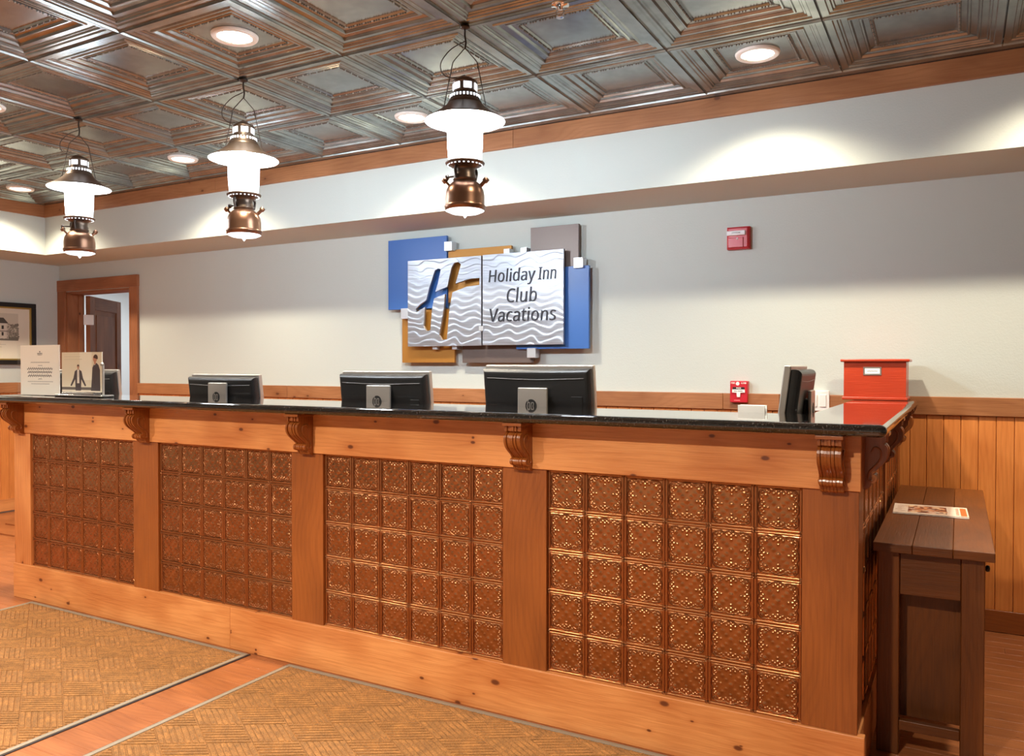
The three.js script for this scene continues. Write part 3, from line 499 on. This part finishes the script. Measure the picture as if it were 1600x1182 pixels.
// ------------------------------------------------------------------ things on the back wall
{
  const a = group('fire_alarm_strobe', -0.856, 2.092, ZB); tag(a, 'red square fire alarm strobe high on the back wall', 'alarm');
  mesh('housing', nested(0.13, 0.13, [[0, 0], [0.001, 0.03], [0.012, 0.042], [0.016, 0.042]]), M.redPlastic, a);
  const st = mesh('strobe_lens', bx(-0.062, 0.046, 0.012, 0.04, 0.03, 0.06, 0.006), phys({ color: 0xf2f4f6, roughness: 0.08, clearcoat: 1 }), a); mesh('flash_tube', bx(-0.03, 0.02, 0.022, 0.03, 0.058, 0.063, 0.002), M.chrome, st);
  mesh('horn_grille', nested(0.09, 0.06, [[0, 0.04], [0.004, 0.05], [0.006, 0.05]]).translate(-0.01, -0.028, 0), M.redPlastic, a); mesh('indicator', new THREE.SphereGeometry(0.006, 12, 8).translate(0, -0.006, 0.05), M.white, a);

  const p = group('fire_pull_station', -0.844, 1.2, ZB); tag(p, 'red fire alarm pull station with white T handle at the wall rail', 'alarm');
  mesh('body', bx(-0.05, 0.05, -0.0625, 0.0625, 0, 0.05, 0.004), M.redPlastic, p);
  mesh('slot', bx(-0.034, 0.034, 0.013, 0.027, 0.0495, 0.0515, 0.001), M.black, p);
  const hs = new THREE.Shape(); [[-0.035, 0.012], [-0.035, -0.004], [-0.01, -0.005], [-0.008, -0.03], [0.008, -0.03], [0.01, -0.005], [0.035, -0.004], [0.035, 0.012]].forEach(([x, y], i) => (i ? hs.lineTo(x, y) : hs.moveTo(x, y))); hs.closePath();
  const handle = mesh('handle', new THREE.ExtrudeGeometry(hs, { depth: 0.006, bevelEnabled: true, bevelSize: 0.001, bevelThickness: 0.001, bevelSegments: 1 }).translate(0, 0, 0.05), M.white, p);
  mesh('lettering', text('PULL DOWN', fBold, 0.006, 0.05, 0.001).translate(-0.025, 0.001, 0.0568), M.black, handle);
  mesh('lettering', text('PUSH', fBold, 0.009, 0.026, 0.001).translate(-0.013, 0.0165, 0.0512), M.white, p);
  mesh('lettering', text('FIRE', fBold, 0.009, 0.022, 0.001).translate(-0.044, 0.046, 0.0498), M.white, p); mesh('lettering', text('ALARM', fBold, 0.009, 0.03, 0.001).translate(0.013, 0.046, 0.0498), M.white, p);
  const em = new THREE.CylinderGeometry(0.0105, 0.0105, 0.002, 24); em.rotateX(Math.PI / 2); em.translate(-0.006, 0.047, 0.0508); mesh('emblem', em, M.white, p);
  mesh('lower_mark', bx(-0.026, 0.008, -0.052, -0.048, 0.0495, 0.0508, 0.0003), std({ color: 0xf08a8a, roughness: 0.5 }), p);

  const sw = group('light_switch', -0.41, 1.157, ZB); tag(sw, 'white double rocker light switch plate on the wall rail', 'switch');
  mesh('plate', bx(-0.057, 0.057, -0.057, 0.057, 0.028, 0.036, 0.003), M.white, sw); for (const x of [-0.024, 0.024]) mesh('rocker', bx(x - 0.017, x + 0.017, -0.034, 0.034, 0.034, 0.041, 0.002), M.white, sw);
  mesh('box', bx(-0.05, 0.05, -0.05, 0.05, 0.0, 0.03, 0.001), M.white, sw);
}
// framed print on the left wall
{
  const g = group('framed_picture', XL, 1.357, -1.38, Math.PI / 2); tag(g, 'black and gold framed print of an old house on the left wall', 'picture');
  const W = 0.85, H = 0.575;
  const art = canvasTex(768, 520, (c, w, h) => {
    c.fillStyle = '#ddd6c2'; c.fillRect(0, 0, w, h);
    const x0 = w * 0.14, x1 = w * 0.86, y0 = h * 0.1, y1 = h * 0.64;
    c.fillStyle = '#c9c2ae'; c.fillRect(x0, y0, x1 - x0, y1 - y0);
    const r = (x, y, a, b, f) => { c.fillStyle = f; c.fillRect(x, y, a, b); };
    let q = 5; const rn = () => ((q = (q * 16807) % 2147483647) / 2147483647);
    for (let i = 0; i < 260; i++) { const t = rn() < 0.5; c.fillStyle = ['#8b8778', '#777366', '#a09b8a'][i % 3]; c.beginPath(); c.arc(t ? x0 + rn() * 130 : x1 - rn() * 130, y1 - 20 - rn() * 150, 4 + rn() * 9, 0, 7); c.fill(); }
    r(x0, y1 - 34, x1 - x0, 34, '#6f6b5f');
    r(w * 0.36, h * 0.28, w * 0.36, y1 - h * 0.28 - 20, '#d8d2c2');
    c.fillStyle = '#4a473f'; c.beginPath(); c.moveTo(w * 0.34, h * 0.3); c.lineTo(w * 0.74, h * 0.3); c.lineTo(w * 0.68, h * 0.19); c.lineTo(w * 0.42, h * 0.19); c.fill();
    for (let i = 0; i < 5; i++) for (let k = 0; k < 2; k++) r(w * (0.385 + i * 0.068), h * (0.345 + k * 0.13), 20, 36, '#34322c');
    r(w * 0.34, h * 0.45, w * 0.4, 7, '#55524a'); for (let i = 0; i < 9; i++) r(w * (0.345 + i * 0.048), h * 0.46, 5, h * 0.15, '#e4dfd0');
    c.strokeStyle = '#8a8474'; c.lineWidth = 2; for (let k = 0; k < 3; k++) { c.beginPath(); for (let x = 0; x <= 60; x++) { const X = w * (0.3 + k * 0.03) + x * (5.2 - k), Y = h * (0.72 + k * 0.05) + Math.sin(x * 1.7 + k) * 3; x ? c.lineTo(X, Y) : c.moveTo(X, Y); } c.stroke(); }
  });
  for (const [a, b, c, d] of [[-W / 2, W / 2, 0, 0.04], [-W / 2, W / 2, H - 0.04, H], [-W / 2, -W / 2 + 0.04, 0.04, H - 0.04], [W / 2 - 0.04, W / 2, 0.04, H - 0.04]]) mesh('frame_bar', bx(a, b, c, d, 0, 0.03, 0.004), M.black, g);
  const gold = std({ color: 0xb89a52, metalness: 0.7, roughness: 0.4 }), i = 0.04, o = 0.055;
  for (const [a, b, c, d] of [[-W / 2 + i, W / 2 - i, i, o], [-W / 2 + i, W / 2 - i, H - o, H - i], [-W / 2 + i, -W / 2 + o, o, H - o], [W / 2 - o, W / 2 - i, o, H - o]]) mesh('gold_lip', bx(a, b, c, d, 0.004, 0.02, 0.002), gold, g);
  const pg = new THREE.BoxGeometry(W - 2 * o, H - 2 * o, 0.004); pg.translate(0, H / 2, 0.008);
  mesh('print', pg, std({ map: art, roughness: 0.6 }), g);
}

// ------------------------------------------------------------------ monitors
function makeMonitor(top) { // top: height of the screen above the worktop
  const g = new THREE.Group(), W = 0.53, H = 0.33, y0 = top - H; // back faces +z
  const add = (n, geo, m, p = g) => mesh(n, geo, m, p);
  const tilt = (geo) => { geo.translate(0, -y0, 0); geo.rotateX(0.12); geo.translate(0, y0, 0); return geo; }; // top leans toward the back
  add('bezel', tilt(bx(-W / 2, W / 2, y0, y0 + H, -0.03, -0.004, 0.005)), M.silver);
  add('screen', tilt(bx(-W / 2 + 0.016, W / 2 - 0.016, y0 + 0.022, y0 + H - 0.016, -0.0315, -0.029, 0.0005)), std({ color: 0x0c0e12, roughness: 0.2 }));
  const sh = new THREE.Shape(); const w = W / 2 - 0.004; sh.moveTo(-w, 0.004); sh.lineTo(w, 0.004); sh.lineTo(w, H - 0.012); sh.quadraticCurveTo(0, H - 0.018, -w, H - 0.012); sh.closePath();
  const back = new THREE.ExtrudeGeometry(sh, { depth: 0.006, bevelEnabled: true, bevelSize: 0.02, bevelOffset: -0.02, bevelThickness: 0.022, bevelSegments: 4, curveSegments: 12 }); back.translate(0, y0, 0.008);
  const bs = add('back_shell', tilt(back), M.plastic);
  add('vent_line', tilt(tube([[-W / 2 + 0.03, y0 + H - 0.052, 0.0362], [0, y0 + H - 0.058, 0.0362], [W / 2 - 0.03, y0 + H - 0.052, 0.0362]], 0.0016, 20, 6)), std({ color: 0x6d6a68, roughness: 0.4 }), bs);
  add('socket', tilt(bx(W / 2 - 0.09, W / 2 - 0.04, y0 + 0.13, y0 + 0.2, 0.0345, 0.038, 0.001)), M.black, bs);
  add('hinge_block', bx(-0.06, 0.06, 0.2, 0.33, 0.03, 0.072, 0.006), M.plastic);
  const sp = add('stand_plate', bx(-0.072, 0.072, 0.006, 0.365, 0.072, 0.086, 0.005), M.silver);
  add('stand_base', bx(-0.11, 0.11, 0, 0.014, -0.07, 0.09, 0.006), M.silver);
  const disc = new THREE.CylinderGeometry(0.027, 0.027, 0.002, 36); disc.rotateX(Math.PI / 2); disc.translate(-0.004, 0.288, 0.0866); const lg = add('emblem', disc, M.black, sp);
  lg.userData.label = 'dark round maker emblem on the silver stand plate';
  const t = text('hp', fReg, 0.03, 0.032, 0.001, 0.2); t.translate(-0.025, 0.28, 0.0873); add('lettering', t, M.silver, sp);
  return g;
}
{
  const WT = 0.89;
  const spots = [
    [-4.62, -0.47, 0.3, 1.324, 'dark monitor standing behind the photo card on the counter'],
    [-3.3, -0.46, 0.0, 1.302, 'black monitor with silver stand plate nearest the doorway, seen from behind'],
    [-2.185, -0.46, 0.0, 1.324, 'black monitor with silver stand plate below the gold end of the wall sign'],
    [-1.345, -0.46, 0.0, 1.354, 'black monitor with silver stand plate below the blue end of the wall sign'],
    [-0.32, -0.645, 1.62, 1.352, 'monitor turned edge-on next to the red wooden box'],
  ];
  spots.forEach(([x, z, a, top, label]) => { const g = makeMonitor(top - WT); g.name = numbered('monitor'); g.position.set(x, WT, z); g.rotation.y = a; scene.add(g); tag(g, label, 'monitor', 'monitors along the desk'); });
}
// white document holder behind the counter
{
  const g = group('document_holder', -0.412, 0.89, -0.385); tag(g, 'white upright document holder showing behind the counter beside the edge-on monitor', 'holder');
  mesh('front_wall', bx(-0.05, 0.05, 0, 0.312, 0.016, 0.02, 0.001), M.white, g); mesh('rear_wall', bx(-0.05, 0.05, 0, 0.312, -0.02, -0.016, 0.001), M.white, g); mesh('floor_strip', bx(-0.05, 0.05, 0, 0.006, -0.016, 0.016, 0.001), M.white, g); mesh('papers', bx(-0.046, 0.046, 0.006, 0.3, -0.012, 0.01, 0.001), M.paper, g);
}
// red wooden box
{
  const g = group('suggestion_box', -0.105, CT, -1.86); tag(g, 'red stained wooden box with small label on the granite counter', 'box');
  const w = 0.29, d = 0.22, h = 0.195, t = 0.014;
  mesh('front_panel', bx(-w / 2, w / 2, 0.016, h, d / 2 - t, d / 2, 0.002, 'x'), M.red, g); mesh('back_panel', bx(-w / 2, w / 2, 0.016, h, -d / 2, -d / 2 + t, 0.002, 'x'), M.red, g);
  for (const s of [-1, 1]) mesh('side_panel', bx(s < 0 ? -w / 2 : w / 2 - t, s < 0 ? -w / 2 + t : w / 2, 0.016, h, -d / 2 + t, d / 2 - t, 0.002, 'z'), M.red, g);
  mesh('base', bx(-w / 2 - 0.008, w / 2 + 0.008, 0, 0.016, -d / 2 - 0.008, d / 2 + 0.008, 0.004, 'x'), M.red, g);
  const lid = mesh('lid', bx(-w / 2 - 0.016, w / 2 + 0.016, h, h + 0.014, -d / 2 - 0.012, d / 2 + 0.016, 0.005, 'x'), M.red, g); lid.userData.label = 'overhanging flat lid';
  const f = mesh('label_holder', nested(0.085, 0.042, [[0, 0], [0.001, 0.003], [0.005, 0.003], [0.006, 0.001]]).translate(-0.01, 0.148, d / 2), M.silver, g);
  mesh('label_card', new THREE.BoxGeometry(0.07, 0.027, 0.001).translate(-0.01, 0.148, d / 2 + 0.0018), std({ map: canvasTex(256, 96, (c, W, H) => { c.fillStyle = '#f4f2ee'; c.fillRect(0, 0, W, H); c.strokeStyle = '#77757a'; c.lineWidth = 5; c.beginPath(); for (let i = 0; i < 40; i++) { const x = 40 + i * 4.5, y = 48 + Math.sin(i * 1.9) * 8; i ? c.lineTo(x, y) : c.moveTo(x, y); } c.stroke(); }), roughness: 0.6 }), f);
}
// acrylic sign holder and the photo card on the counter
{
  const g = group('acrylic_sign_holder', -4.36, CT, -0.02, 0.06); tag(g, 'upright clear acrylic holder with a white printed notice on the counter', 'sign holder');
  mesh('acrylic_sheet', bx(-0.2, 0.18, 0.0, 0.292, -0.009, -0.006, 0), M.acrylic, g); mesh('acrylic_foot', bx(-0.2, 0.18, 0, 0.003, -0.09, -0.006, 0), M.acrylic, g);
  const notice = canvasTex(512, 440, (c, w, h) => {
    c.fillStyle = '#f3efe8'; c.fillRect(0, 0, w, h);
    const sq = (x, y, len, amp, lw, col, f) => { c.strokeStyle = col; c.lineWidth = lw; c.beginPath(); for (let i = 0; i <= len; i += 3) { const X = x + i, Y = y + Math.sin(i * f) * amp + Math.sin(i * f * 2.7) * amp * 0.6; i ? c.lineTo(X, Y) : c.moveTo(X, Y); } c.stroke(); };
    c.fillStyle = '#4a4a52'; c.beginPath(); c.arc(256, 58, 7, 0, 7); c.fill(); sq(222, 74, 68, 3, 5, '#55555c', 0.5); sq(226, 86, 60, 2, 4, '#77777c', 0.6);
    sq(135, 152, 250, 3, 3, '#77777c', 0.35); sq(230, 180, 60, 3, 3, '#88888c', 0.35);
    sq(90, 208, 330, 7, 5, '#4c4c52', 0.24); sq(96, 238, 320, 7, 5, '#4c4c52', 0.27); sq(100, 270, 310, 7, 5, '#4c4c52', 0.25); sq(235, 298, 50, 4, 3, '#77777c', 0.3);
    sq(95, 322, 330, 2, 3, '#88888c', 0.5); sq(140, 342, 240, 2, 3, '#88888c', 0.5);
  });
  const pg = new THREE.BoxGeometry(0.345, 0.286, 0.0012); pg.translate(0.006, 0.147, -0.0045); mesh('notice', pg, std({ map: notice, roughness: 0.65 }), g);

  const e = group('photo_card_stand', -3.97, CT, -0.03, 0.04); tag(e, 'square photo card of two suited people standing on a chrome base', 'card stand');
  mesh('chrome_base', bx(-0.2, 0.2, 0, 0.014, -0.05, 0.03, 0.006), M.chrome, e); mesh('upper_tray', bx(-0.15, 0.12, 0.014, 0.026, -0.03, 0.02, 0.004), M.chrome, e);
  const photo = canvasTex(512, 384, (c, w, h) => {
    c.fillStyle = '#e2d8c2'; c.fillRect(0, 0, w, h); c.fillStyle = '#efe9da'; c.fillRect(w * 0.45, 0, w * 0.3, h * 0.7);
    c.fillStyle = '#cfc6b2'; c.fillRect(30, 40, 210, 5); c.fillRect(30, 66, 230, 5); c.fillStyle = '#6a625c'; c.fillRect(0, h * 0.88, w * 0.75, h * 0.07); c.fillStyle = '#d8cdbb'; c.fillRect(0, h * 0.95, w, h * 0.05);
    const head = (x, y, k, face, turn) => {
      c.fillStyle = face; c.fillRect(x - 8 * k, y + 14 * k, 16 * k, 22 * k); c.beginPath(); c.ellipse(x, y, 17 * k, 24 * k, 0, 0, 7); c.fill();
      c.fillStyle = '#4e362c'; c.beginPath(); c.ellipse(x + turn * 6 * k, y - 6 * k, 18 * k, 20 * k, 0, Math.PI * 0.98, Math.PI * 2.02 + turn * 0.5); c.fill();
    };
    c.fillStyle = '#4c4347'; c.beginPath(); c.moveTo(196, 168); c.lineTo(168, 184); c.lineTo(150, 250); c.lineTo(110, 322); c.lineTo(126, 330); c.lineTo(172, 262); c.lineTo(176, 372); c.lineTo(246, 372); c.lineTo(250, 262); c.lineTo(296, 330); c.lineTo(312, 322); c.lineTo(272, 250); c.lineTo(254, 184); c.lineTo(226, 168); c.fill();
    c.fillStyle = '#e9e2d8'; c.beginPath(); c.moveTo(199, 170); c.lineTo(223, 170); c.lineTo(226, 300); c.lineTo(196, 300); c.fill(); c.fillStyle = '#c9b9b2'; c.fillRect(208, 182, 6, 60);
    head(211, 140, 0.82, '#b98a72', 0);
    c.fillStyle = '#4c4347'; c.beginPath(); c.moveTo(416, 108); c.lineTo(392, 150); c.lineTo(384, 250); c.lineTo(372, 372); c.lineTo(490, 372); c.lineTo(486, 170); c.lineTo(468, 124); c.lineTo(444, 104); c.fill(); c.strokeStyle = '#3a3236'; c.lineWidth = 4; c.beginPath(); c.moveTo(424, 150); c.lineTo(414, 300); c.stroke();
    c.fillStyle = '#e9e2d8'; c.beginPath(); c.moveTo(412, 108); c.lineTo(440, 98); c.lineTo(418, 128); c.fill();
    head(424, 62, 1.5, '#c08a70', 1);
  });
  const ph = new THREE.BoxGeometry(0.34, 0.22, 0.003); ph.translate(-0.006, 0.137, -0.004); mesh('photo_card', ph, std({ map: photo, roughness: 0.45 }), e);
  mesh('support_rod', tube([[0.168, 0.014, -0.006], [0.168, 0.1, -0.006], [0.168, 0.18, -0.006]], 0.006, 8, 10), M.silver, e); const kb = new THREE.SphereGeometry(0.01, 14, 10); kb.translate(0.168, 0.18, 0); mesh('clip_knob', kb, M.silver, e);
}
// ------------------------------------------------------------------ side table with brochure
{
  const x0 = 0.012, x1 = 0.378, z0 = -1.86, z1 = -0.335, yt = 0.74, th = 0.032, lw = 0.07;
  const g = group('side_table', 0, 0, 0); tag(g, 'dark stained narrow wooden table beside the desk end', 'table');
  const n = 3, bw = (x1 - x0) / n; for (let i = 0; i < n; i++) mesh('top_board', bx(x0 + i * bw, x0 + (i + 1) * bw - 0.0008, yt - th, yt, z0, z1, 0.003, 'z'), M.table, g);
  const a0 = x0 + 0.012, a1 = x1 - 0.028, b0 = z0 + 0.03, b1 = z1 - 0.03;
  for (const x of [a0, a1 - lw]) for (const z of [b0, b1 - lw]) mesh('leg', bx(x, x + lw, 0, yt - th, z, z + lw, 0.004, 'y'), M.table, g);
  for (const z of [b0 + 0.012, b1 - 0.032]) { mesh('end_apron', bx(a0 + lw, a1 - lw, yt - th - 0.15, yt - th, z, z + 0.02, 0.003, 'x'), M.table, g); mesh('stretcher', bx(a0 + lw, a1 - lw, 0.085, 0.12, z, z + 0.025, 0.003, 'x'), M.table, g); }
  for (const x of [a0 + 0.006, a1 - 0.026]) { mesh('side_apron', bx(x, x + 0.02, yt - th - 0.15, yt - th, b0 + lw, b1 - lw, 0.003, 'z'), M.table, g); }
  mesh('end_panel', bx(a0 + 0.03, a1 - 0.026, 0.1, yt - th - 0.15, b1 - 0.12, b1 - 0.105, 0.002, 'y'), M.table, g);
  const k = lathe([[0, 0.026], [0.01, 0.024], [0.012, 0.016], [0.006, 0.01], [0.006, 0]], 16); k.rotateZ(-Math.PI / 2); k.translate(a1 - 0.006, yt - th - 0.07, b1 - 0.2); mesh('drawer_knob', k, M.black, g);

  const art = canvasTex(512, 448, (c, w, h) => {
    c.fillStyle = '#efdccb'; c.fillRect(0, 0, w, h);
    const r = (x, y, a, b, f) => { c.fillStyle = f; c.fillRect(x * w, y * h, a * w, b * h); };
    r(0.2, 0.12, 0.52, 0.72, '#6a3a2a'); let q = 9; const rn = () => ((q = (q * 16807) % 2147483647) / 2147483647);
    for (let i = 0; i < 90; i++) { c.fillStyle = ['#e8a878', '#c8703c', '#f0cfa8', '#7a3424', '#e9b088', '#d8bfb0'][i % 6]; c.beginPath(); c.ellipse((0.22 + rn() * 0.48) * w, (0.16 + rn() * 0.64) * h, 10 + rn() * 30, 8 + rn() * 18, rn() * 3, 0, 7); c.fill(); }
    for (let i = 0; i < 16; i++) r(0.02 + rn() * 0.12, 0.1 + i * 0.05, 0.05 + rn() * 0.05, 0.02, '#b58a72'); r(0.9, 0.1, 0.08, 0.8, '#d86a38'); for (let i = 0; i < 8; i++) r(0.84, 0.15 + i * 0.09, 0.04, 0.05, '#a8604a'); r(0, 0.96, 1, 0.04, '#3a2438');
  });
  const b = group('brochure', 0.168, yt, -1.085, 0.03); tag(b, 'colourful printed brochure lying on the dark side table', 'brochure');
  mesh('pages', bx(-0.138, 0.138, 0.0005, 0.004, -0.125, 0.128, 0.001), M.paper, b);
  const cg = new THREE.BoxGeometry(0.276, 0.0012, 0.25); cg.translate(0, 0.0048, 0); mesh('cover', cg, std({ map: art, roughness: 0.3 }), b);
}
renderer.render(scene, camera);
